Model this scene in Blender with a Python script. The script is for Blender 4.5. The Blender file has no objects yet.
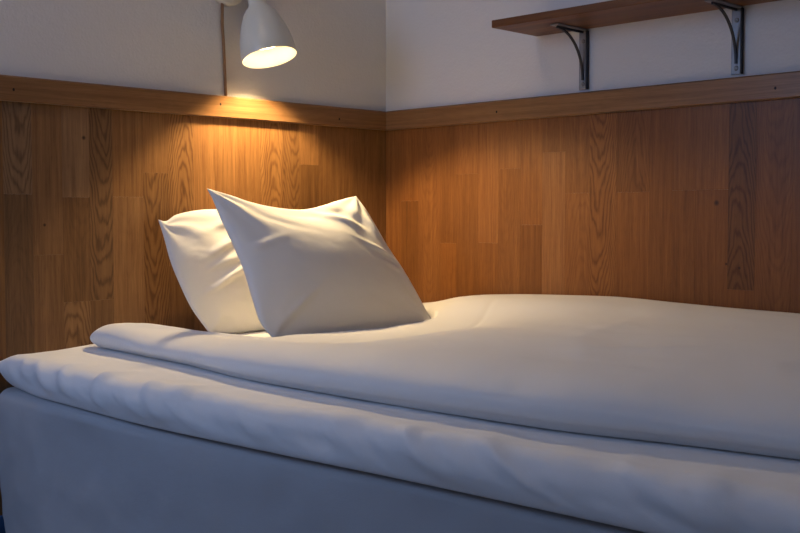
import bpy, bmesh, math, random
import numpy as np
from mathutils import Vector, Matrix, noise

random.seed(7)
S = bpy.context.scene
COL = S.collection

# ---------------------------------------------------------------- camera
cam_d = bpy.data.cameras.new('camera')
cam = bpy.data.objects.new('camera', cam_d)
COL.objects.link(cam)
cam_d.sensor_width = 36.0
cam_d.lens = 36.0 * 1071.0 / 800.0
cam_d.clip_start = 0.02
cam.location = (2.292, -2.233, 0.8455)
cam.rotation_euler = (math.radians(90 - 2.726), 0, math.radians(45))
S.camera = cam

# ---------------------------------------------------------------- daylight, exposure
SKY_STRENGTH = 6.0
w = bpy.data.worlds.new('sky'); S.world = w
w.use_nodes = True
bg = w.node_tree.nodes['Background']
bg.inputs[0].default_value = (0.37, 0.56, 1.0, 1)
bg.inputs[1].default_value = SKY_STRENGTH

WIN = (0.05, 0.75, 1.05, 1.95)           # window opening in the front wall: x0, x1, z0, z1
ROOM_X, ROOM_Y, ROOM_Z = 3.7, -2.75, 2.5
pl = bpy.data.lights.new('window_portal', 'AREA')
pl.shape = 'RECTANGLE'; pl.size = WIN[1] - WIN[0]; pl.size_y = WIN[3] - WIN[2]
pl.cycles.is_portal = True
plo = bpy.data.objects.new('window_portal', pl); COL.objects.link(plo)
plo.location = ((WIN[0] + WIN[1]) / 2, ROOM_Y - 0.02, (WIN[2] + WIN[3]) / 2)
plo.rotation_euler = (math.radians(90), 0, 0)      # -Z of the light looks along +Y into the room

# a warm ceiling lamp further into the room, turned low
cl = bpy.data.lights.new('ceiling_light', 'AREA')
cl.shape = 'DISK'; cl.size = 0.30; cl.energy = 2.1; cl.color = (1.0, 0.70, 0.42)
clo = bpy.data.objects.new('ceiling_light', cl); COL.objects.link(clo)
clo.location = (0.55, -1.40, 2.42)

SPOT_POWER = 26.0                         # the reflector bulb of the wall lamp
BULB_STRENGTH = 9.0
LAMP_COLOUR = (1.0, 0.72, 0.36)

S.view_settings.view_transform = 'Standard'
S.view_settings.look = 'None'
S.view_settings.gamma = 1.0
S.view_settings.use_curve_mapping = False
S.view_settings.exposure = 0.46


# ---------------------------------------------------------------- helpers
def tag(o, label=None, cat=None, group=None, kind=None):
    if label: o['label'] = label
    if cat: o['category'] = cat
    if group: o['group'] = group
    if kind: o['kind'] = kind
    return o


def link(name, me, mat=None, parent=None, smooth=False):
    o = bpy.data.objects.new(name, me)
    COL.objects.link(o)
    if mat:
        for m in (mat if isinstance(mat, (list, tuple)) else [mat]):
            me.materials.append(m)
    if parent: o.parent = parent
    if smooth:
        me.polygons.foreach_set('use_smooth', [True] * len(me.polygons))
    return o


def obj(name, bm, mat=None, parent=None, smooth=False):
    bmesh.ops.recalc_face_normals(bm, faces=bm.faces[:])
    me = bpy.data.meshes.new(name)
    bm.to_mesh(me); bm.free()
    return link(name, me, mat, parent, smooth)


def empty(name, loc):
    o = bpy.data.objects.new(name, None)
    COL.objects.link(o); o.location = loc
    o.empty_display_size = 0.05
    return o


def bx(bm, x0, x1, y0, y1, z0, z1, bev=0.0, seg=2):
    t = bmesh.new()
    bmesh.ops.create_cube(t, size=1.0)
    for v in t.verts:
        v.co = Vector(((x0 + x1) / 2 + v.co.x * (x1 - x0), (y0 + y1) / 2 + v.co.y * (y1 - y0), (z0 + z1) / 2 + v.co.z * (z1 - z0)))
    if bev > 0:
        bmesh.ops.bevel(t, geom=t.edges[:], offset=bev, segments=seg, affect='EDGES', profile=0.5)
    me = bpy.data.meshes.new('t'); t.to_mesh(me); t.free()
    bm.from_mesh(me); bpy.data.meshes.remove(me)


def lathe(bm, prof, org, axis, seg=56, close=False):
    """revolve (t, r) about axis starting at org"""
    axis = Vector(axis).normalized(); org = Vector(org)
    a = axis.orthogonal().normalized(); b = axis.cross(a)
    rings = []
    for t, r in prof:
        if r < 1e-6:
            rings.append([bm.verts.new(org + axis * t)])
        else:
            rings.append([bm.verts.new(org + axis * t + (a * math.cos(2 * math.pi * k / seg) + b * math.sin(2 * math.pi * k / seg)) * r) for k in range(seg)])
    pairs = list(zip(rings, rings[1:]))
    if close: pairs.append((rings[-1], rings[0]))
    for A, B in pairs:
        for k in range(seg):
            k2 = (k + 1) % seg
            if len(A) == 1 and len(B) > 1: bm.faces.new((A[0], B[k], B[k2]))
            elif len(B) == 1 and len(A) > 1: bm.faces.new((A[k], B[0], A[k2]))
            elif len(A) > 1: bm.faces.new((A[k], B[k], B[k2], A[k2]))


def tube(bm, pts, r, seg=10):
    pts = [Vector(p) for p in pts]
    rings = []
    up = Vector((0.31, 0.2, 0.93))
    for i, p in enumerate(pts):
        d = (pts[min(i + 1, len(pts) - 1)] - pts[max(i - 1, 0)]).normalized()
        a = (up - d * up.dot(d)); a = a.normalized() if a.length > 1e-3 else d.orthogonal().normalized()
        b = d.cross(a)
        rings.append([bm.verts.new(p + (a * math.cos(2 * math.pi * k / seg) + b * math.sin(2 * math.pi * k / seg)) * r) for k in range(seg)])
    for A, B in zip(rings, rings[1:]):
        for k in range(seg):
            bm.faces.new((A[k], A[(k + 1) % seg], B[(k + 1) % seg], B[k]))
    bm.faces.new(rings[0]); bm.faces.new(rings[-1])


def ribbon(bm, pts, width_dir, width, thick):
    """flat bar following pts (in a plane perpendicular to width_dir)"""
    pts = [Vector(p) for p in pts]; wd = Vector(width_dir).normalized()
    rings = []
    for i, p in enumerate(pts):
        d = (pts[min(i + 1, len(pts) - 1)] - pts[max(i - 1, 0)]).normalized()
        n = d.cross(wd).normalized()
        rings.append([bm.verts.new(p + wd * sx * width / 2 + n * sn * thick / 2) for sx, sn in ((-1, -1), (1, -1), (1, 1), (-1, 1))])
    for A, B in zip(rings, rings[1:]):
        for k in range(4):
            bm.faces.new((A[k], A[(k + 1) % 4], B[(k + 1) % 4], B[k]))
    bm.faces.new(rings[0]); bm.faces.new(rings[-1])


def grid_mesh(name, P, mat, parent=None, wrap_v=False):
    """P: (nu, nv, 3) array -> smooth mesh; wrap_v closes the second direction; ends capped with fans when wrapped"""
    nu, nv = P.shape[:2]
    verts = P.reshape(-1, 3).tolist()
    faces = []
    for i in range(nu - 1):
        for j in range(nv if wrap_v else nv - 1):
            j2 = (j + 1) % nv
            faces.append((i * nv + j, (i + 1) * nv + j, (i + 1) * nv + j2, i * nv + j2))
    if wrap_v:
        faces.append(tuple(range(nv)))
        faces.append(tuple(range((nu - 1) * nv, nu * nv))[::-1])
    bm = bmesh.new()
    vs = [bm.verts.new(v) for v in verts]
    for f in faces:
        bm.faces.new([vs[k] for k in f])
    return obj(name, bm, mat, parent, True)


def smst(t):
    t = np.clip(t, 0, 1)
    return t * t * (3 - 2 * t)


def fbm(x, y, z, octv=4):
    return noise.fractal(Vector((x, y, z)), 0.9, 2.1, octv, noise_basis='PERLIN_ORIGINAL')


def ridge(x, y, z):
    """soft crease noise: narrow rounded ridges"""
    n = noise.noise(Vector((x, y, z)))
    return math.exp(-(n / 0.11) ** 2)


def interp(x, xs, ys):
    """smooth (pchip like) interpolation"""
    x = np.asarray(x, float); xs = np.asarray(xs, float); ys = np.asarray(ys, float)
    m = np.gradient(ys, xs)
    i = np.clip(np.searchsorted(xs, x) - 1, 0, len(xs) - 2)
    h = xs[i + 1] - xs[i]; t = np.clip((x - xs[i]) / h, 0, 1)
    h00 = 2 * t**3 - 3 * t**2 + 1; h10 = t**3 - 2 * t**2 + t; h01 = -2 * t**3 + 3 * t**2; h11 = t**3 - t**2
    return h00 * ys[i] + h10 * h * m[i] + h01 * ys[i + 1] + h11 * h * m[i + 1]


# ---------------------------------------------------------------- materials
class NT:
    def __init__(self, name):
        self.m = bpy.data.materials.new(name); self.m.use_nodes = True
        self.t = self.m.node_tree; self.b = self.t.nodes['Principled BSDF']

    def n(self, typ, **kw):
        nd = self.t.nodes.new(typ)
        for k, v in kw.items(): setattr(nd, k, v)
        return nd

    def l(self, a, b): self.t.links.new(a, b)

    def math(self, op, a, b=None, c=None):
        nd = self.n('ShaderNodeMath', operation=op)
        for k, v in enumerate((a, b, c)):
            if v is None: continue
            if isinstance(v, (int, float)): nd.inputs[k].default_value = v
            else: self.l(v, nd.inputs[k])
        return nd.outputs[0]

    def mix(self, fac, a, b):
        nd = self.n('ShaderNodeMix', data_type='RGBA')
        for k, v in ((0, fac), (6, a), (7, b)):
            if isinstance(v, (int, float)): nd.inputs[k].default_value = v
            elif isinstance(v, tuple): nd.inputs[k].default_value = v + (1,)
            else: self.l(v, nd.inputs[k])
        return nd.outputs[2]

    def noise(self, vec, scale, detail=3, rough=0.5):
        nd = self.n('ShaderNodeTexNoise'); nd.inputs['Scale'].default_value = scale
        nd.inputs['Detail'].default_value = detail; nd.inputs['Roughness'].default_value = rough
        if vec is not None: self.l(vec, nd.inputs['Vector'])
        return nd.outputs[0]

    def mapping(self, vec, scale):
        nd = self.n('ShaderNodeMapping'); nd.inputs['Scale'].default_value = scale
        self.l(vec, nd.inputs['Vector']); return nd.outputs[0]

    def bump(self, h, strength, dist):
        nd = self.n('ShaderNodeBump'); nd.inputs['Strength'].default_value = strength
        nd.inputs['Distance'].default_value = dist
        self.l(h, nd.inputs['Height']); self.l(nd.outputs[0], self.b.inputs['Normal'])


def flat(name, col, rough=0.5, metal=0.0):
    t = NT(name); t.b.inputs['Base Color'].default_value = col + (1,)
    t.b.inputs['Roughness'].default_value = rough; t.b.inputs['Metallic'].default_value = metal
    return t.m


def make_plaster():
    t = NT('painted_plaster')
    co = t.n('ShaderNodeTexCoord').outputs['Object']
    big = t.noise(co, 3.0, 3)
    t.l(t.mix(big, (0.68, 0.665, 0.65), (0.73, 0.715, 0.70)), t.b.inputs['Base Color'])
    t.b.inputs['Roughness'].default_value = 0.8
    h = t.math('ADD', t.noise(co, 160.0, 3), t.math('MULTIPLY', t.noise(co, 45.0, 2), 0.8))
    t.bump(h, 0.35, 0.002)
    return t.m


def make_oak(name='oak_staves', gloss=0.36, spread=2.1, knots=(), light=(0.41, 0.200, 0.068), dark=(0.17, 0.070, 0.022), grey=(0.33, 0.205, 0.115)):
    """UV = (across the stave, along the grain) in metres; attributes tone, fig, hue per stave"""
    t = NT(name)
    uv = t.n('ShaderNodeUVMap', uv_map='grain').outputs[0]
    loc = t.n('ShaderNodeUVMap', uv_map='local').outputs[0]
    sep = t.n('ShaderNodeSeparateXYZ'); t.l(loc, sep.inputs[0])
    U, V = sep.outputs[0], sep.outputs[1]
    tone = t.n('ShaderNodeAttribute', attribute_name='tone').outputs['Fac']
    fig = t.n('ShaderNodeAttribute', attribute_name='fig').outputs['Fac']
    hue = t.n('ShaderNodeAttribute', attribute_name='hue').outputs['Fac']
    # cathedral figure: stacked parabolas
    warp = t.noise(t.mapping(uv, (22, 5, 1)), 1.0, 3)
    u2 = t.math('MULTIPLY', t.math('MULTIPLY', U, U), 2300.0)
    ph = t.math('ADD', t.math('ADD', t.math('MULTIPLY', V, 20.0), u2), t.math('MULTIPLY', warp, 5.5))
    ring = t.math('POWER', t.math('ADD', t.math('MULTIPLY', t.math('SINE', t.math('MULTIPLY', ph, 6.2832)), 0.5), 0.5), 2.2)
    # straight grain
    g1 = t.noise(t.mapping(uv, (330, 9, 1)), 1.0, 4, 0.6)
    g2 = t.noise(t.mapping(uv, (90, 3.0, 1)), 1.0, 3, 0.55)
    pores = t.noise(t.mapping(uv, (900, 38, 1)), 1.0, 2, 0.5)
    straight = t.math('ADD', t.math('MULTIPLY', g1, 0.6), t.math('MULTIPLY', g2, 0.55))
    gr = t.n('ShaderNodeMix', data_type='FLOAT'); t.l(fig, gr.inputs[0]); t.l(straight, gr.inputs[2])
    t.l(t.math('ADD', t.math('MULTIPLY', ring, 0.30), t.math('MULTIPLY', straight, 0.75)), gr.inputs[3])
    gv = gr.outputs[0]
    ramp = t.n('ShaderNodeMapRange'); ramp.inputs[1].default_value = 0.32; ramp.inputs[2].default_value = 0.80
    t.l(gv, ramp.inputs[0])
    c = t.mix(ramp.outputs[0], light, dark)
    c = t.mix(t.math('MULTIPLY', hue, 0.75), c, t.mix(ramp.outputs[0], grey, tuple(q * 0.45 for q in grey)))
    pr = t.n('ShaderNodeMapRange'); pr.inputs[1].default_value = 0.60; pr.inputs[2].default_value = 0.75
    t.l(pores, pr.inputs[0])
    c = t.mix(t.math('MULTIPLY', pr.outputs[0], 0.5), c, tuple(q * 0.5 for q in dark))
    mul = t.n('ShaderNodeMix', data_type='RGBA', blend_type='MULTIPLY'); mul.inputs[0].default_value = 1.0
    t.l(c, mul.inputs[6])
    tone = t.math('POWER', tone, spread)
    comb = t.n('ShaderNodeCombineColor')
    for k in range(3): t.l(tone, comb.inputs[k])
    t.l(comb.outputs[0], mul.inputs[7])
    c = mul.outputs[2]
    if knots:
        oc = t.n('ShaderNodeTexCoord').outputs['Object']
        for (x, y, z, r) in knots:
            d = t.n('ShaderNodeVectorMath', operation='DISTANCE'); t.l(oc, d.inputs[0]); d.inputs[1].default_value = (x, y, z)
            mr = t.n('ShaderNodeMapRange'); mr.inputs[1].default_value = r; mr.inputs[2].default_value = r * 0.35
            t.l(d.outputs['Value'], mr.inputs[0])
            c = t.mix(t.math('MULTIPLY', mr.outputs[0], 0.85), c, (0.025, 0.010, 0.006))
    t.l(c, t.b.inputs['Base Color'])
    t.b.inputs['Roughness'].default_value = gloss
    t.b.inputs['Specular IOR Level'].default_value = 0.28
    t.bump(t.math('SUBTRACT', g1, t.math('MULTIPLY', pr.outputs[0], 0.5)), 0.12, 0.001)
    return t.m


def make_cotton(name, col, scale=1.0, fine=0.10):
    t = NT(name)
    co = t.n('ShaderNodeTexCoord').outputs['Object']
    t.l(t.mix(t.noise(co, 6.0, 3), col, tuple(q * 0.95 for q in col)), t.b.inputs['Base Color'])
    t.b.inputs['Roughness'].default_value = 0.72
    t.b.inputs['Specular IOR Level'].default_value = 0.25
    t.b.inputs['Sheen Weight'].default_value = 0.15
    h = t.math('ADD', t.noise(co, 900.0, 1), t.math('MULTIPLY', t.noise(co, 26.0 * scale, 4, 0.6), 2.2))
    t.bump(h, fine, 0.004)
    return t.m


M_PLASTER = make_plaster()
M_OAK_L = make_oak('oak_staves_left', 0.42, knots=[(0.003, -0.984, 1.026, 0.006), (0.003, -1.084, 0.824, 0.0045)])
M_OAK_R = make_oak('oak_staves_right', 0.38, 1.45, light=(0.33, 0.132, 0.034), dark=(0.15, 0.048, 0.011), knots=[(1.078, -0.003, 0.874, 0.008), (1.104, -0.003, 0.736, 0.004), (1.136, -0.003, 0.728, 0.004)])
M_OAK_T = make_oak('oak_lath', 0.32, light=(0.36, 0.185, 0.075), dark=(0.19, 0.085, 0.030))
M_OAK_S = make_oak('stained_pine_board', 0.45, light=(0.26, 0.105, 0.030), dark=(0.07, 0.025, 0.008), grey=(0.18, 0.09, 0.04))
M_SHEET = make_cotton('white_cotton', (0.80, 0.80, 0.80))
M_DUVET = make_cotton('white_duvet_cotton', (0.80, 0.79, 0.775), 0.8, 0.08)
M_PILLOW = make_cotton('white_pillow_cotton', (0.80, 0.785, 0.76), 1.0, 0.08)
M_SKIRT = make_cotton('grey_white_linen', (0.46, 0.47, 0.49), 1.2, 0.2)
M_BLUE = flat('blue_paint', (0.03, 0.09, 0.22), 0.45)
M_FLOOR = flat('grey_linoleum', (0.22, 0.22, 0.23), 0.6)
M_CEIL = flat('white_ceiling_paint', (0.75, 0.75, 0.75), 0.8)
M_ENAMEL = flat('cream_enamel', (0.76, 0.72, 0.60), 0.35)
M_SHADE_IN = flat('white_enamel_inside', (0.85, 0.84, 0.80), 0.4)
M_CORD = flat('brown_textile_cord', (0.27, 0.14, 0.06), 0.7)
M_IRON = flat('grey_iron', (0.26, 0.26, 0.27), 0.42, 0.4)
M_IRON_D = flat('dark_iron_edge', (0.035, 0.035, 0.04), 0.45, 0.5)
M_SCREW = flat('screw_steel', (0.22, 0.20, 0.18), 0.35, 0.9)
M_NAIL = flat('dark_nail', (0.02, 0.012, 0.008), 0.95)
bt = NT('lit_bulb'); bt.b.inputs['Base Color'].default_value = (1, 0.95, 0.85, 1)
bt.b.inputs['Emission Color'].default_value = LAMP_COLOUR + (1,)
bt.b.inputs['Emission Strength'].default_value = BULB_STRENGTH
M_BULB = bt.m

# ---------------------------------------------------------------- the room
def wall(name, parts, mat=M_PLASTER):
    bm = bmesh.new()
    for p in parts: bx(bm, *p)
    return tag(obj(name, bm, mat), kind='structure')


T = 0.10
wall('floor', [(-T, ROOM_X + T, ROOM_Y - T, T, -0.1, 0)], M_FLOOR)
wall('ceiling', [(-T, ROOM_X + T, ROOM_Y - T, T, ROOM_Z, ROOM_Z + T)], M_CEIL)
wall('wall_left', [(-T, 0, ROOM_Y - T, T, 0, ROOM_Z)])
wall('wall_right', [(0, ROOM_X + T, 0, T, 0, ROOM_Z)])
wall('wall_back', [(ROOM_X, ROOM_X + T, ROOM_Y - T, 0, 0, ROOM_Z)])
wall('wall_front', [(0, WIN[0], ROOM_Y - T, ROOM_Y, 0, ROOM_Z), (WIN[1], ROOM_X, ROOM_Y - T, ROOM_Y, 0, ROOM_Z),
                    (WIN[0], WIN[1], ROOM_Y - T, ROOM_Y, 0, WIN[2]), (WIN[0], WIN[1], ROOM_Y - T, ROOM_Y, WIN[3], ROOM_Z)])
bm = bmesh.new()
fr = 0.05
bx(bm, WIN[0], WIN[0] + fr, ROOM_Y - 0.09, ROOM_Y - 0.04, WIN[2], WIN[3], 0.004)
bx(bm, WIN[1] - fr, WIN[1], ROOM_Y - 0.09, ROOM_Y - 0.04, WIN[2], WIN[3], 0.004)
bx(bm, WIN[0] + fr, WIN[1] - fr, ROOM_Y - 0.09, ROOM_Y - 0.04, WIN[2], WIN[2] + fr, 0.004)
bx(bm, WIN[0] + fr, WIN[1] - fr, ROOM_Y - 0.09, ROOM_Y - 0.04, WIN[3] - fr, WIN[3], 0.004)
tag(obj('window_1', bm, M_CEIL), kind='structure')


# ---- wainscot of oak staves
def staves(name, axis, spec, z0, z1, mat, label):
    """axis 'L': staves run along -y on the left wall; 'R': along +x on the right wall.
    spec: list of (a0, a1, [(ztop..zbottom breaks)], [(tone, fig, hue) top to bottom])"""
    bm = bmesh.new()
    grain = bm.loops.layers.uv.new('grain'); local = bm.loops.layers.uv.new('local')
    lt = bm.verts.layers.float.new('tone'); lf = bm.verts.layers.float.new('fig'); lh = bm.verts.layers.float.new('hue')
    rnd = random.Random(3 if axis == 'L' else 11)

    def P(a, d, z): return (d, -a, z) if axis == 'L' else (a, -d, z)
    D, G, B = 0.003, 0.00006, 0.00015
    for a0, a1, breaks, looks in spec:
        zs = [z1] + list(breaks) + [z0]
        for k in range(len(zs) - 1):
            zt, zb = zs[k], zs[k + 1]
            tone, fig, hue = looks[min(k, len(looks) - 1)]
            off = (rnd.uniform(0, 20), rnd.uniform(0, 20)); sgn = rnd.choice((-1, 1))
            cx = rnd.uniform(-0.012, 0.012)
            vs = []
            for ins, d in ((G, 0.0), (G, D - B), (G + B, D)):
                ring = [bm.verts.new(P(a0 + ins, d, zb + ins)), bm.verts.new(P(a1 - ins, d, zb + ins)),
                        bm.verts.new(P(a1 - ins, d, zt - ins)), bm.verts.new(P(a0 + ins, d, zt - ins))]
                for v in ring: v[lt] = tone; v[lf] = fig; v[lh] = hue
                vs.append(ring)
            fs = [bm.faces.new(vs[2])]
            for A, Bv in zip(vs, vs[1:]):
                for q in range(4): fs.append(bm.faces.new((A[q], A[(q + 1) % 4], Bv[(q + 1) % 4], Bv[q])))
            for f in fs:
                for lp in f.loops:
                    co = lp.vert.co; a = -co.y if axis == 'L' else co.x
                    lp[grain].uv = (a + off[0], co.z + off[1])
                    lp[local].uv = (a - (a0 + a1) / 2 + cx, sgn * co.z + off[1])
    return tag(obj(name, bm, mat), label, kind='structure')


def rl(rnd):
    return (rnd.uniform(0.82, 1.12), 1.0 if rnd.random() < 0.33 else rnd.uniform(0, 0.25), rnd.uniform(0, 0.35))


def fill(seams, special, end, rnd, z0, z1):
    seams = list(seams)
    while seams[-1] < end: seams.append(seams[-1] + rnd.uniform(0.066, 0.074))
    spec = []
    for i in range(len(seams) - 1):
        if i in special:
            br, lk = special[i]
        else:
            br = sorted([z for z in [rnd.uniform(z0 + 0.1, z1 - 0.12)] if rnd.random() < 0.6], reverse=True)
            lk = [rl(rnd) for _ in range(len(br) + 1)]
        spec.append((seams[i], seams[i + 1], br, lk))
    return spec


SL = [0.0, 0.074, 0.137, 0.199, 0.267, 0.336, 0.395, 0.47, 0.543, 0.615, 0.683, 0.756, 0.827, 0.911, 0.971, 1.039, 1.112, 1.179]
spL = {16: ([0.893], [(0.88, 1.0, 0.95), (0.78, 0.2, 0.55)]),
       15: ([0.756], [(0.92, 0.0, 0.40), (0.88, 0.1, 0.42)]),
       14: ([0.888, 0.645], [(1.02, 0.0, 0.85), (0.80, 0.2, 0.30), (0.9, 1.0, 0.5)]),
       13: ([0.646], [(0.80, 1.0, 0.45), (0.84, 0.0, 0.4)]),
       12: ([0.890], [(0.95, 0.0, 0.15), (1.0, 0.1, 0.35)]),
       11: ([0.95], [(0.98, 0.05, 0.15), (0.86, 1.0, 0.1)]),
       10: ([0.72], [(0.95, 1.0, 0.1), (0.9, 0.1, 0.2)]),
       9: ([], [(1.08, 0.05, 0.05)]), 8: ([0.86], [(1.06, 0.0, 0.05), (0.98, 0.3, 0.1)]),
       7: ([], [(1.0, 0.1, 0.0)]), 6: ([0.84], [(0.96, 0.8, 0.0), (1.05, 0.0, 0.05)]),
       5: ([], [(0.9, 0.7, 0.05)]), 4: ([0.986], [(1.03, 0.1, 0.05), (0.85, 0.1, 0.0)]),
       3: ([], [(0.9, 0.1, 0.0)]), 2: ([], [(0.92, 0.1, 0.0)]), 1: ([], [(0.86, 0.2, 0.05)]), 0: ([], [(0.88, 0.1, 0.0)])}
SR = [0.0, 0.067, 0.137, 0.223, 0.284, 0.365, 0.436, 0.512, 0.584, 0.657, 0.731, 0.81, 0.903, 0.965, 1.025, 1.107, 1.172, 1.256]
spR = {0: ([], [(0.95, 0.1, 0.0)]), 1: ([0.888], [(1.0, 0.1, 0.0), (0.82, 0.1, 0.0)]),
       2: ([], [(0.98, 0.3, 0.05)]), 3: ([0.768], [(0.92, 0.1, 0.05), (1.02, 0.1, 0.0)]),
       4: ([0.96], [(1.04, 0.15, 0.1), (0.92, 0.1, 0.05)]), 5: ([0.771], [(1.05, 0.0, 0.1), (0.93, 0.1, 0.0)]),
       6: ([0.97], [(1.0, 0.1, 0.1), (0.92, 0.2, 0.05)]), 7: ([0.821], [(0.98, 0.1, 0.05), (0.86, 0.1, 0.0)]),
       8: ([1.008], [(0.94, 0.1, 0.1), (1.06, 0.05, 0.25)]), 9: ([0.902], [(0.93, 0.2, 0.1), (1.0, 0.3, 0.1)]),
       10: ([], [(0.90, 1.0, 0.05)]), 11: ([0.902], [(0.80, 0.5, 0.0), (0.92, 0.1, 0.0)]),  # staves from here rightward toned down, falloff of the light put into the colour
       12: ([], [(0.84, 0.05, 0.0)]), 13: ([0.904], [(0.86, 0.05, 0.05), (0.82, 0.1, 0.0)]),
       14: ([0.904], [(0.90, 0.05, 0.1), (0.83, 0.1, 0.0)]), 15: ([0.679], [(0.60, 1.0, 0.05), (0.84, 0.1, 0.0)]),
       16: ([], [(0.80, 0.4, 0.0)]), 17: ([], [(0.78, 0.1, 0.0)])}
Z_BOT, Z_PAN = 0.18, 1.100
staves('trim_1', 'L', fill(SL, spL, 2.6, random.Random(5), Z_BOT, Z_PAN), Z_BOT, Z_PAN, M_OAK_L, 'brown oak stave wainscot behind the head of the bed')
staves('trim_2', 'R', fill(SR, spR, 3.6, random.Random(9), Z_BOT, Z_PAN), Z_BOT, Z_PAN, M_OAK_R, 'orange brown oak stave wainscot along the side of the bed')


def rail(name, axis, a0, a1, label, nails):
    bm = bmesh.new()
    grain = bm.loops.layers.uv.new('grain'); local = bm.loops.layers.uv.new('local')
    lt = bm.verts.layers.float.new('tone'); lf = bm.verts.layers.float.new('fig'); lh = bm.verts.layers.float.new('hue')
    z0, z1, D, c = 1.097, 1.1525, 0.016, 0.0022
    prof = [(0.0, z0), (D - c, z0), (D, z0 + c), (D, z1 - c * 1.6), (D - c * 1.6, z1), (0.0, z1)]
    st = np.linspace(a0, a1, 2)
    P = (lambda a, d, z: (d, -a, z)) if axis == 'L' else (lambda a, d, z: (a, -d, z))
    rings = [[bm.verts.new(P(a, d, z)) for d, z in prof] for a in st]
    for A, B in zip(rings, rings[1:]):
        for k in range(len(prof)):
            bm.faces.new((A[k], A[(k + 1) % 6], B[(k + 1) % 6], B[k]))
    bm.faces.new(rings[0]); bm.faces.new(rings[-1])
    for v in bm.verts: v[lt] = 0.95; v[lf] = 0.12; v[lh] = 0.1
    bmesh.ops.recalc_face_normals(bm, faces=bm.faces[:])
    for f in bm.faces:
        for lp in f.loops:
            co = lp.vert.co; a = -co.y if axis == 'L' else co.x; d = co.x if axis == 'L' else -co.y
            lp[grain].uv = (co.z + d + 3.3, a * 0.6 + 1.7); lp[local].uv = (co.z + d - 1.13, a * 0.6)
    for a, z in nails:                                   # heads of the fixing nails, flush in the lath
        vs = [bm.verts.new(P(a + 0.0028 * math.cos(q * math.pi / 5), D + 0.0003, z + 0.0035 * math.sin(q * math.pi / 5))) for q in range(10)]
        f = bm.faces.new(vs if axis == 'R' else vs[::-1]); f.material_index = 1
    me = bpy.data.meshes.new(name); bm.to_mesh(me); bm.free()
    return tag(link(name, me, [M_OAK_T, M_NAIL]), label, kind='structure')


rail('trim_3', 'L', 0.0, 2.6, 'oak lath capping the wainscot under the lamp', [(1.158, 1.122), (0.607, 1.13), (0.20, 1.118)])
rail('trim_4', 'R', 0.0162, 3.6, 'oak lath capping the wainscot under the shelf', [(0.44, 1.122), (1.22, 1.12)])
bm = bmesh.new(); bx(bm, 0, 0.014, ROOM_Y, 0, 0, Z_BOT, 0.002)
tag(obj('baseboard_left', bm, M_BLUE), kind='structure')
bm = bmesh.new(); bx(bm, 0.0145, ROOM_X, -0.014, 0, 0, Z_BOT, 0.002)
tag(obj('baseboard_right', bm, M_BLUE), kind='structure')

# ---------------------------------------------------------------- the bed
XE = 2.06                                              # foot end
bed = empty('bed', (1.0, -0.6, 0))
tag(bed, 'single bed base wrapped in a smooth grey white cloth under the mattress topper', 'bed')


def local(P, parent):
    return P - np.array(parent.location)


def section_loop(front, zt_fn, zb_fn, w, wu, frac, nt, nr, nb, yback, n_under=18, exp=1.0):
    """closed cross section in (y, z): top from wall to roll, rounded front, underside"""
    yc = front + w
    ys, zs = [], []
    for y in np.linspace(yback, yc, nt, endpoint=False): ys.append(y); zs.append(zt_fn(y))
    zt, zb = zt_fn(yc), zb_fn(yc)
    zc = zb + (zt - zb) * frac
    for th in np.linspace(math.pi / 2, 0, nr, endpoint=False):
        ys.append(yc - w * math.cos(th) ** exp); zs.append(zc + (zt - zc) * math.sin(th) ** exp)
    for th in np.linspace(0, -math.pi / 2, nb, endpoint=False):
        ys.append(front + wu * (1 - math.cos(th))); zs.append(zc + (zc - zb) * math.sin(th))
    for y in np.linspace(front + wu, yback, n_under): ys.append(y); zs.append(zb_fn(y))
    return np.array(ys), np.array(zs)


# --- box base under its cloth
def base_front(x): return float(interp(x, [0, .5, 1.0, 1.6, 2.1], [-1.206, -1.202, -1.160, -1.112, -1.088]))


xs = np.concatenate([0.006 + 0.03 * (1 - np.cos(np.linspace(0, math.pi / 2, 6))), np.linspace(0.05, XE, 110)])
P = []
for x in xs:
    e = max(0.0, 1 - (x - 0.006) / 0.03)
    k = 0.008 * (1 - math.sqrt(max(0, 1 - e * e)))
    y, z = section_loop(base_front(x) + k, lambda q: 0.464, lambda q: 0.10, 0.030, 0.0, 0.93, 26, 10, 26, -0.03)
    P.append(np.stack([np.full_like(y, x), y, z], 1))
P = np.array(P)
for i in range(P.shape[0]):
    for j in range(P.shape[1]):
        x, y, z = P[i, j]
        if y < base_front(x) + 0.012 and 0.11 < z < 0.455:
            a = smst((z - 0.10) / 0.05) * smst((0.46 - z) / 0.05)
            d = 0.010 * fbm(x * 3.0 + z * 2.5, z * 4.0 - x * 1.5, 1.3) + 0.005 * fbm(x * 14 - z * 6, z * 9, 4.4)
            d += 0.004 * math.exp(-((x - 0.18 - 0.25 * (0.4 - z)) / 0.03) ** 2)
            P[i, j, 1] -= d * a
        # the cloth is pulled under at the head corner
        if x < 0.12:
            lift = (1 - x / 0.12) ** 2
            if z < 0.20:
                P[i, j, 0] += lift * 0.05 * ((0.20 - z) / 0.1) ** 1.5
grid_mesh('bed_base', local(P, bed), M_SKIRT, bed, True)
for lx in (0.12, XE - 0.12):
    for ly in (-1.02, -0.14):
        b2 = bmesh.new(); lathe(b2, [(0, 0), (0, 0.022), (0.1, 0.03), (0.1, 0)], (lx - 1.0, ly + 0.6, 0.0), (0, 0, 1), 20)
        obj('leg', b2, M_IRON_D, bed)

# --- mattress topper in a white fitted sheet
topper = None


def top_front(x): return float(interp(x, [0, .15, .3, .6, .9, 1.2, 1.6, 2.1], [-1.205, -1.206, -1.208, -1.212, -1.192, -1.166, -1.141, -1.118]))


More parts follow.
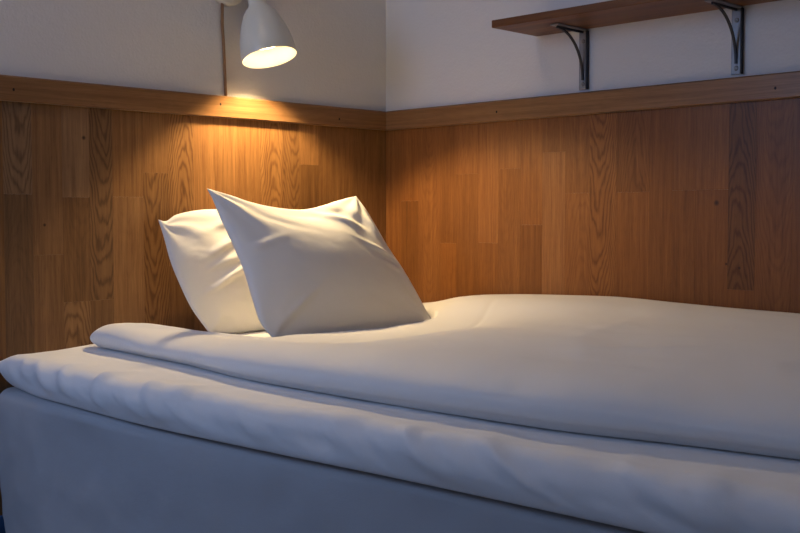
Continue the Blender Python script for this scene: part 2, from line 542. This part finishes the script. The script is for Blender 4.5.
def topper_top(x, y):
    f = top_front(x)
    return 0.540 + 0.013 * float(smst((y - f - 0.03) / 0.30))


xs = np.concatenate([0.010 + 0.05 * (1 - np.cos(np.linspace(0.02, math.pi / 2, 12))), np.linspace(0.063, XE, 240)])
P = []
for x in xs:
    f = top_front(x)
    tuck = 0.012 + 0.05 * max(0.0, 1 - x / 0.20) ** 1.5
    y, z = section_loop(f, lambda q: topper_top(x, q), lambda q: 0.466, 0.040, tuck, 0.52, 40, 14, 14, -0.020)
    e = max(0.0, 1 - (x - 0.010) / 0.05)
    k = math.sqrt(max(0.0, 1 - e * e))
    zm = 0.525
    z = zm + (z - zm) * (0.18 + 0.82 * k)
    P.append(np.stack([np.full_like(y, x), y, z], 1))
P = np.array(P)
for i in range(P.shape[0]):
    for j in range(P.shape[1]):
        x, y, z = P[i, j]
        f = top_front(x)
        nearf = float(smst((f + 0.10 - y) / 0.06))
        if nearf > 0 and z > 0.47:
            gath = fbm(x * 9.0 + (z - 0.5) * 9, (z - 0.5) * 6, 2.2)
            fold = ridge(x * 5.0 + (z - .5) * 6.5, (z - .5) * 4 + y * 2, 7.7) * (1 - 0.55 * float(smst((x - .9) / .4)))
            big = fbm(x * 2.6, 0.4, 9.0, 2)
            edge = float(smst((z - 0.47) / 0.03))
            P[i, j, 1] -= nearf * edge * (0.009 * gath + 0.011 * fold * float(smst((x - .1) / .2)) + 0.006 * big)
            P[i, j, 2] += nearf * edge * (0.004 * fbm(x * 6.0, y * 8, 5.0) + 0.008 * fold * float(smst((z - .50) / .03)) * float(smst((x - .1) / .2)))
        elif z > 0.53:
            P[i, j, 2] += 0.002 * fbm(x * 5, y * 5, 1.0)
o = grid_mesh('mattress_topper', P, M_SHEET, None, True)
tag(o, 'thick mattress topper in a rumpled white sheet lying on the bed base', 'mattress topper')

# ---------------------------------------------------------------- pillows
def curve_eval(pts, n):
    """resample a polyline smoothly to n points by arc length"""
    p = np.array(pts, float)
    s = np.concatenate([[0], np.cumsum(np.linalg.norm(np.diff(p, axis=0), axis=1))]); s /= s[-1]
    t = np.linspace(0, 1, n)
    return np.stack([interp(t, s, p[:, 0]), interp(t, s, p[:, 1])], 1)


def pillow(name, org, up, bottom, top, left, right, Tf, Tb, wr, label, n=110, shift=None):
    """all four edges as (y, height up the lean) in metres on the leaning plane"""
    up = np.array(up, float); up /= np.linalg.norm(up)
    nrm = np.array([up[2], 0, -up[0]])
    org = np.array(org, float)
    B, Tp, L, R = (curve_eval(c, n) for c in (bottom, top, left, right))
    u = np.linspace(0, 1, n)
    U, V = np.meshgrid(u, u, indexing='ij')          # U along bottom/top, V upwards
    Q = np.zeros((n, n, 2))
    for k in range(2):
        ruled1 = B[:, k][:, None] * (1 - V) + Tp[:, k][:, None] * V
        ruled2 = L[:, k][None, :] * (1 - U) + R[:, k][None, :] * U
        bil = B[0, k] * (1 - U) * (1 - V) + B[-1, k] * U * (1 - V) + Tp[0, k] * (1 - U) * V + Tp[-1, k] * U * V
        Q[:, :, k] = ruled1 + ruled2 - bil
    su, sv = np.sin(math.pi * U), np.sin(math.pi * V)
    puff = np.clip(su, 0, 1) ** 0.52 * np.clip(sv, 0, 1) ** 0.52
    rim = np.clip(np.minimum.reduce([U, 1 - U, V, 1 - V]) / 0.10, 0, 1)
    base = org[None, None, :] + Q[:, :, :1] * np.array([0, 1, 0]) + Q[:, :, 1:] * up
    F = np.zeros((n, n)); K = np.zeros((n, n))
    for i in range(n):
        for j in range(n):
            F[i, j] = wr(U[i, j], V[i, j], 0); K[i, j] = wr(U[i, j], V[i, j], 1)
    sh = np.zeros((n, n)) if shift is None else shift(U, V)
    front = base + nrm * (Tf * puff + F * rim + sh)[:, :, None]
    back = base + nrm * (-Tb * puff - K * rim * 0.5 + sh)[:, :, None]
    bm = bmesh.new()
    vf = [[bm.verts.new(front[i, j]) for j in range(n)] for i in range(n)]
    vb = [[vf[i][j] if i in (0, n - 1) or j in (0, n - 1) else bm.verts.new(back[i, j]) for j in range(n)] for i in range(n)]
    for i in range(n - 1):
        for j in range(n - 1):
            bm.faces.new((vf[i][j], vf[i + 1][j], vf[i + 1][j + 1], vf[i][j + 1]))
            if len({vb[i][j], vb[i + 1][j], vb[i + 1][j + 1], vb[i][j + 1]}) == 4:
                bm.faces.new((vb[i][j], vb[i][j + 1], vb[i + 1][j + 1], vb[i + 1][j]))
    o = obj(name, bm, M_PILLOW, None, True)
    return tag(o, label, 'pillow', 'pillows at the head of the bed')


def g(x, s): return math.exp(-(x / s) ** 2)


def wr_front(u, v, side):
    s = side * 3.7
    d = 0.006 * fbm(u * 1.7 + s, v * 1.7, 0.7, 1) + 0.0007 * fbm(u * 8 + v * 3, v * 7 + s, 2.9, 2)
    # pulls that run out from the corners
    for cu, cv, k, ph, am in ((0, 1, 9, 0.3, .007), (1, 1, 11, 1.2, .009), (1, 0, 9, 0.0, .005), (0, 0, 8, 0.8, .004)):
        du, dv = (u - cu) * 0.5, (v - cv) * 0.4
        r = math.hypot(du, dv); an = math.atan2(abs(dv), abs(du) + 1e-6)
        d += am * math.sin(an * k + ph) * math.exp(-r / 0.085) * float(smst(r / 0.03))
    # sag between the top corners and the folds under the right one
    d -= 0.020 * g(u - 0.52, 0.22) * g(v - 1.0, 0.16)
    d += 0.010 * g((u - 0.70) + (v - 0.82) * 0.9, 0.045) * g(v - 0.84, 0.11)
    d -= 0.008 * g((u - 0.80) + (v - 0.80) * 0.6, 0.045) * g(v - 0.83, 0.12)
    d += 0.008 * g((u - 0.90) + (v - 0.72) * 0.25, 0.04) * g(v - 0.72, 0.14)
    d += 0.007 * g((v - 0.52) + (u - 0.85) * 0.9, 0.026) * g(u - 0.86, 0.12)
    d += 0.005 * g((v - 0.40) + (u - 0.88) * 0.7, 0.022) * g(u - 0.90, 0.09)
    d += 0.004 * g((v - 0.62) - (u - 0.15) * 0.5, 0.028) * g(u - 0.12, 0.12)
    d -= 0.003 * g((v - 0.80) + (u - 0.30) * 0.35, 0.035) * g(u - 0.32, 0.14)
    d += 0.004 * g((v - 0.20) - (u - 0.20) * 0.9, 0.03) * g(u - 0.18, 0.12)
    return d


def wr_back(u, v, side):
    s = side * 5.1
    d = 0.008 * fbm(u * 2.4 + s, v * 2.4, 4.7, 2) + 0.0018 * fbm(u * 8 + v * 3, v * 7 + s, 6.9, 3)
    for cu, cv, k, ph, am in ((0, 1, 10, 0.3, .008), (0, 0, 8, 0.8, .004)):
        du, dv = (u - cu) * 0.5, (v - cv) * 0.4
        r = math.hypot(du, dv); an = math.atan2(abs(dv), abs(du) + 1e-6)
        d += am * math.sin(an * k + ph) * math.exp(-r / 0.085) * float(smst(r / 0.03))
    for c, am, sl in ((0.84, .008, 0.5), (0.67, .010, 1.2), (0.56, .007, 0.6), (0.44, .011, 1.1)):
        d += am * g((v - c) - (u - 0.22) * sl * 0.55 + 0.02 * noise.noise(Vector((u * 6, c * 9, 0))), 0.020 + 0.02 * c * c) * g(u - 0.14 - 0.2 * c, 0.10)
    return d


pillow('pillow', (.135, 0, .570), (-.07, 0, .26),
       bottom=[(-.731, -.012), (-.660, -.016), (-.578, -.016), (-.45, -.014), (-.28, -.008)],
       top=[(-.825, .276), (-.809, .271), (-.776, .286), (-.731, .296), (-.656, .302), (-.579, .297), (-.42, .280), (-.28, .262)],
       left=[(-.731, -.012), (-.770, .052), (-.793, .115), (-.810, .177), (-.818, .239), (-.825, .276)],
       right=[(-.28, -.008), (-.27, .08), (-.27, .18), (-.28, .262)],
       Tf=.060, Tb=.045, wr=wr_back, label='plump white pillow leaning on the wooden wall behind the other pillow')
front_pillow = pillow('pillow', (.46, 0, .58), (-.19, 0, .305),
       bottom=[(-.790, -.008), (-.748, -.009), (-.661, -.009), (-.539, -.010), (-.408, -.010), (-.283, .000)],
       top=[(-.818, .386), (-.774, .371), (-.712, .347), (-.630, .331), (-.570, .328), (-.500, .340), (-.426, .359), (-.364, .372)],
       left=[(-.790, -.008), (-.807, .033), (-.804, .107), (-.798, .183), (-.802, .248), (-.810, .314), (-.813, .354), (-.818, .386)],
       right=[(-.283, .000), (-.293, .037), (-.302, .086), (-.316, .148), (-.335, .213), (-.344, .278), (-.353, .338), (-.364, .372)],
       Tf=.060, Tb=.062, wr=wr_front, label='front white pillow propped at a slant with pointed top corners on the duvet')

# --- duvet
def duvet_front(x): return float(interp(x, [.05, .3, .5, .72, .93, 1.23, 1.43, 1.56, 1.72, 2.1],
                                        [-1.030, -1.042, -1.052, -1.076, -1.074, -1.060, -1.042, -1.016, -.992, -.955]))


def duvet_wall(x): return float(interp(x, [.05, .25, .36, .47, .66, .84, 1.0, 1.15, 1.29, 2.1],
                                       [.585, .606, .627, .636, .644, .648, .643, .639, .637, .630]))


def duvet_top(x, y):
    crest = float(interp(x, [.05, .1, .18, .26, .36, .52, .71, 1.0, 1.3, 1.7, 2.1],
                         [.596, .604, .610, .604, .601, .602, .608, .615, .615, .612, .610]))
    mid = float(interp(x, [.05, .3, .5, .7, 1.0, 1.4, 2.1], [.584, .583, .584, .603, .622, .626, .622]))
    zw = duvet_wall(x)
    # crest at y=-.96, mid at -.62, wall side crown at -.2
    t = float(interp(y, [-1.1, -.98, -.88, -.55, -.30, -.16, 0.0],
                     [0, 0, .55, 1, 1.35, 1.9, 2.0]))
    z = crest + (mid - crest) * min(t, 1) if t < 1 else mid + (zw - mid) * float(smst((t - 1)))
    return z


XH = 0.075
xs = np.concatenate([XH + 0.05 * (1 - np.cos(np.linspace(0.02, math.pi / 2, 14))), np.linspace(XH + 0.058, XE + 0.01, 230)])
P = []
for x in xs:
    f = duvet_front(x)
    wroll = float(interp(x, [.05, .4, .8, 1.2, 2.1], [.075, .09, .13, .17, .19]))
    e = max(0.0, 1 - (x - XH) / 0.05)
    k = math.sqrt(max(0.0, 1 - e * e))
    y, z = section_loop(f + 0.03 * (1 - k), lambda q: duvet_top(x, q), lambda q: topper_top(x, q) + 0.004, wroll, 0.014, 0.30, 90, 30, 8, -0.022, 40)
    zb = topper_top(x, f + 0.1) + 0.02
    z = zb + (z - zb) * (0.15 + 0.85 * k)
    P.append(np.stack([np.full_like(y, x), y, z], 1))
P = np.array(P)
# the head edge runs back at a slant from the front corner and passes under the front pillow
X0 = P[:, :, 0].copy()
HE = interp(P[:, :, 1], [-1.12, -1.03, -0.985, -0.955, -0.925, -0.895, -0.86, -0.75, -0.50, -0.30, -0.15, 0.0],
            [.075, .075, .095, .19, .33, .44, .475, .45, .38, .27, .13, .08])
P[:, :, 0] = X0 + (HE - XH) * (1 - smst((X0 - XH) / 0.95))
nt = 90 + 30
for i in range(P.shape[0]):
    for j in range(nt):
        x, y, z = P[i, j]
        a = float(smst((x - XH) / 0.1)) * float(smst((-0.02 - y) / 0.08))
        d = 0.0035 * fbm(x * 3.2 + y, y * 4.0, 3.1, 3) + 0.0012 * fbm(x * 11 + y * 5, y * 6, 8.1, 3)
        d += 0.0022 * ridge(x * 2.2 + y * 1.2, y * 1.1 - x * 0.8, 5.5) * float(smst((y + 1.0) / .2))
        d += 0.0030 * ridge(x * 3.5 - y * 1.5, y * 2.6 + x * 0.5, 12.5) * float(smst((x - .8) / .4)) * 0.6
        d -= 0.0025 * math.exp(-((x + 0.55 * y - 0.47) / 0.010) ** 2) * float(smst((y + .62) / .1)) * float(smst((-.12 - y) / .1))
        P[i, j, 2] += d * a
# the front pillow presses into the duvet
from mathutils.bvhtree import BVHTree
pm = front_pillow.data
tree = BVHTree.FromPolygons([v.co for v in pm.vertices], [p.vertices for p in pm.polygons])
cap = np.full((P.shape[0], nt), 9.0)
for i in range(P.shape[0]):
    for j in range(nt):
        x, y, z = P[i, j]
        if 0.15 < x < 0.75 and -1.0 < y < -0.2:
            h = tree.ray_cast(Vector((x, y, 0.3)), Vector((0, 0, 1)), 0.6)[0]
            if h is not None: cap[i, j] = h.z - 0.005
for _ in range(2):                                   # widen the dent a little and ease its rim
    c = cap.copy()
    for di in (-1, 0, 1):
        for dj in (-1, 0, 1):
            c = np.minimum(c, np.roll(np.roll(cap, di, 0), dj, 1))
    cap = c
P[:, :nt, 2] = np.minimum(P[:, :nt, 2], cap)
o = grid_mesh('duvet', P, M_DUVET, None, True)
tag(o, 'wide smooth white duvet spread flat over the mattress topper and bed', 'duvet')


# ---------------------------------------------------------------- wall lamp
lamp = empty('wall_lamp', (0, -0.578, 1.436))
tag(lamp, 'cream metal wall lamp with a tilted bell shade lit above the pillows', 'lamp')
O = Vector(lamp.location)
bm = bmesh.new()
lathe(bm, [(0, 0), (0, .052), (.016, .052), (.024, .048), (.028, .038), (.029, 0)], Vector((0.0005, -0.578, 1.436)) - O, (1, 0, 0), 48)
obj('wall_plate', bm, M_ENAMEL, lamp, True)
RIM = Vector((0.116, -0.526, 1.2465)); AX = Vector((-0.292, -0.031, 0.956)).normalized()
outer = [(0, .0700), (.003, .0708), (.020, .0708), (.042, .0682), (.060, .0642), (.080, .0582), (.100, .0508), (.118, .0430), (.130, .0345), (.137, .0275), (.141, .0240), (.150, .0226), (.200, .0222), (.214, .0205), (.220, .014), (.221, 0)]
inner = [(.134, 0), (.134, .0235), (.128, .0325), (.117, .0410), (.100, .0490), (.080, .0562), (.060, .0622), (.042, .0664), (.020, .0690), (.003, .0692)]
bm = bmesh.new()
lathe(bm, outer, RIM - O, AX, 72)
obj('lamp_shade', bm, M_ENAMEL, lamp, True)
bm = bmesh.new()
lathe(bm, inner + [(0, .0700)], RIM - O, AX, 72)
obj('shade_lining', bm, M_SHADE_IN, lamp, True)
bm = bmesh.new()
lathe(bm, [(.044, .0452), (.040, .044), (.0365, .036), (.0345, .024), (.0335, .010), (.0333, 0)], RIM - O, AX, 40)
bulb = obj('light_bulb', bm, M_BULB, lamp, True)
bm = bmesh.new()
lathe(bm, [(.132, 0), (.132, .013), (.112, .0135), (.100, .018), (.085, .029), (.066, .040), (.052, .0462), (.045, .0465), (.0442, .0453)], RIM - O, AX, 40)
obj('bulb_body', bm, M_SHADE_IN, bulb, True)
sp = bpy.data.lights.new('bulb_light', 'SPOT')
sp.energy = SPOT_POWER; sp.color = LAMP_COLOUR
sp.spot_size = math.radians(126); sp.spot_blend = 0.30; sp.shadow_soft_size = 0.025
spo = bpy.data.objects.new('bulb_light', sp); COL.objects.link(spo)
spo.parent = bulb
spo.location = RIM + AX * 0.030 - O
spo.rotation_euler = AX.to_track_quat('Z', 'Y').to_euler()
bm = bmesh.new()
jt = RIM + AX * 0.19
tube(bm, [Vector((0.02, -0.576, 1.436)) - O, Vector((0.035, -0.562, 1.436)) - O, jt + Vector((-.012, -.006, 0.0)) - O, jt - O], .009, 16)
obj('arm', bm, M_ENAMEL, lamp, True)
bm = bmesh.new()
tube(bm, [Vector(p) - O for p in ((.012, -.594, 1.41), (.010, -.595, 1.386), (.0065, -.593, 1.34), (.005, -.588, 1.28), (.005, -.585, 1.21), (.006, -.583, 1.1535))], .0041, 10)
obj('cord', bm, M_CORD, lamp, True)

# ---------------------------------------------------------------- wall shelf on two iron brackets
ZS = 1.309
shelf = empty('wall_shelf', (0.561, 0, ZS))
tag(shelf, 'dark stained wooden wall shelf on curved iron brackets above the oak lath', 'shelf')
bm = bmesh.new()
bx(bm, 0, 1.30, -0.182, -0.0005, 0, 0.0185, 0.0015)
grain = bm.loops.layers.uv.new('grain'); loc_ = bm.loops.layers.uv.new('local')
lt = bm.verts.layers.float.new('tone'); lf = bm.verts.layers.float.new('fig'); lh = bm.verts.layers.float.new('hue')
for v in bm.verts: v[lt] = 0.97; v[lf] = 0.0; v[lh] = 0.0
for f in bm.faces:
    for lp in f.loops:
        c = lp.vert.co
        lp[grain].uv = ((c.y + c.z) * 0.22 + 2.2, c.x * 0.35 + 4); lp[loc_].uv = (c.y * 0.35 + .03 + c.z, c.x * 0.7)
obj('shelf_board', bm, M_OAK_S, shelf)


def bracket(x):
    """L of flat iron with a thin web and a bent brace"""
    bm = bmesh.new()
    W, tk = 0.026, 0.004
    bx(bm, x - W / 2, x + W / 2, -tk - .0005, -.0005, -0.150, -0.0005, 0.0012)                 # wall leg
    bx(bm, x - W / 2, x + W / 2, -0.125, -tk - .0006, -0.0045, -0.0005, 0.0012)                # shelf leg
    br = obj('bracket', bm, M_IRON, shelf)
    b = bmesh.new()
    n = 16; pts = []
    for k in range(n + 1):
        th = math.pi / 2 * k / n
        # quarter ellipse from the tip of the shelf leg to the foot of the wall leg, hollow side outwards
        yy = -0.114 + 0.108 * math.sin(th); zz = -0.126 + 0.118 * math.cos(th)
        pts.append((x, yy, zz))
    ribbon(b, pts, (1, 0, 0), 0.0055, 0.004)
    obj('brace', b, M_IRON_D, br)
    b = bmesh.new()                                                                           # web along the inside of the corner
    bx(b, x + W / 2 - .0008, x + W / 2 + .0022, -0.012, -.0006, -0.1495, -0.005, 0.0006)
    bx(b, x - 0.002, x + 0.002, -0.115, -.006, -0.010, -0.0046, 0.0006)
    obj('rib', b, M_IRON_D, br)
    for zz in (-0.030, -0.136):
        b = bmesh.new()
        lathe(b, [(0, 0), (0, .0055), (.0012, .005), (.002, .0035), (.0016, .0015), (.0005, 0)], (x, -tk - .0006, zz), (0, -1, 0), 18)
        obj('screw', b, M_SCREW, br, True)
    return br


bracket(0.710 - 0.561)
bracket(1.122 - 0.561)
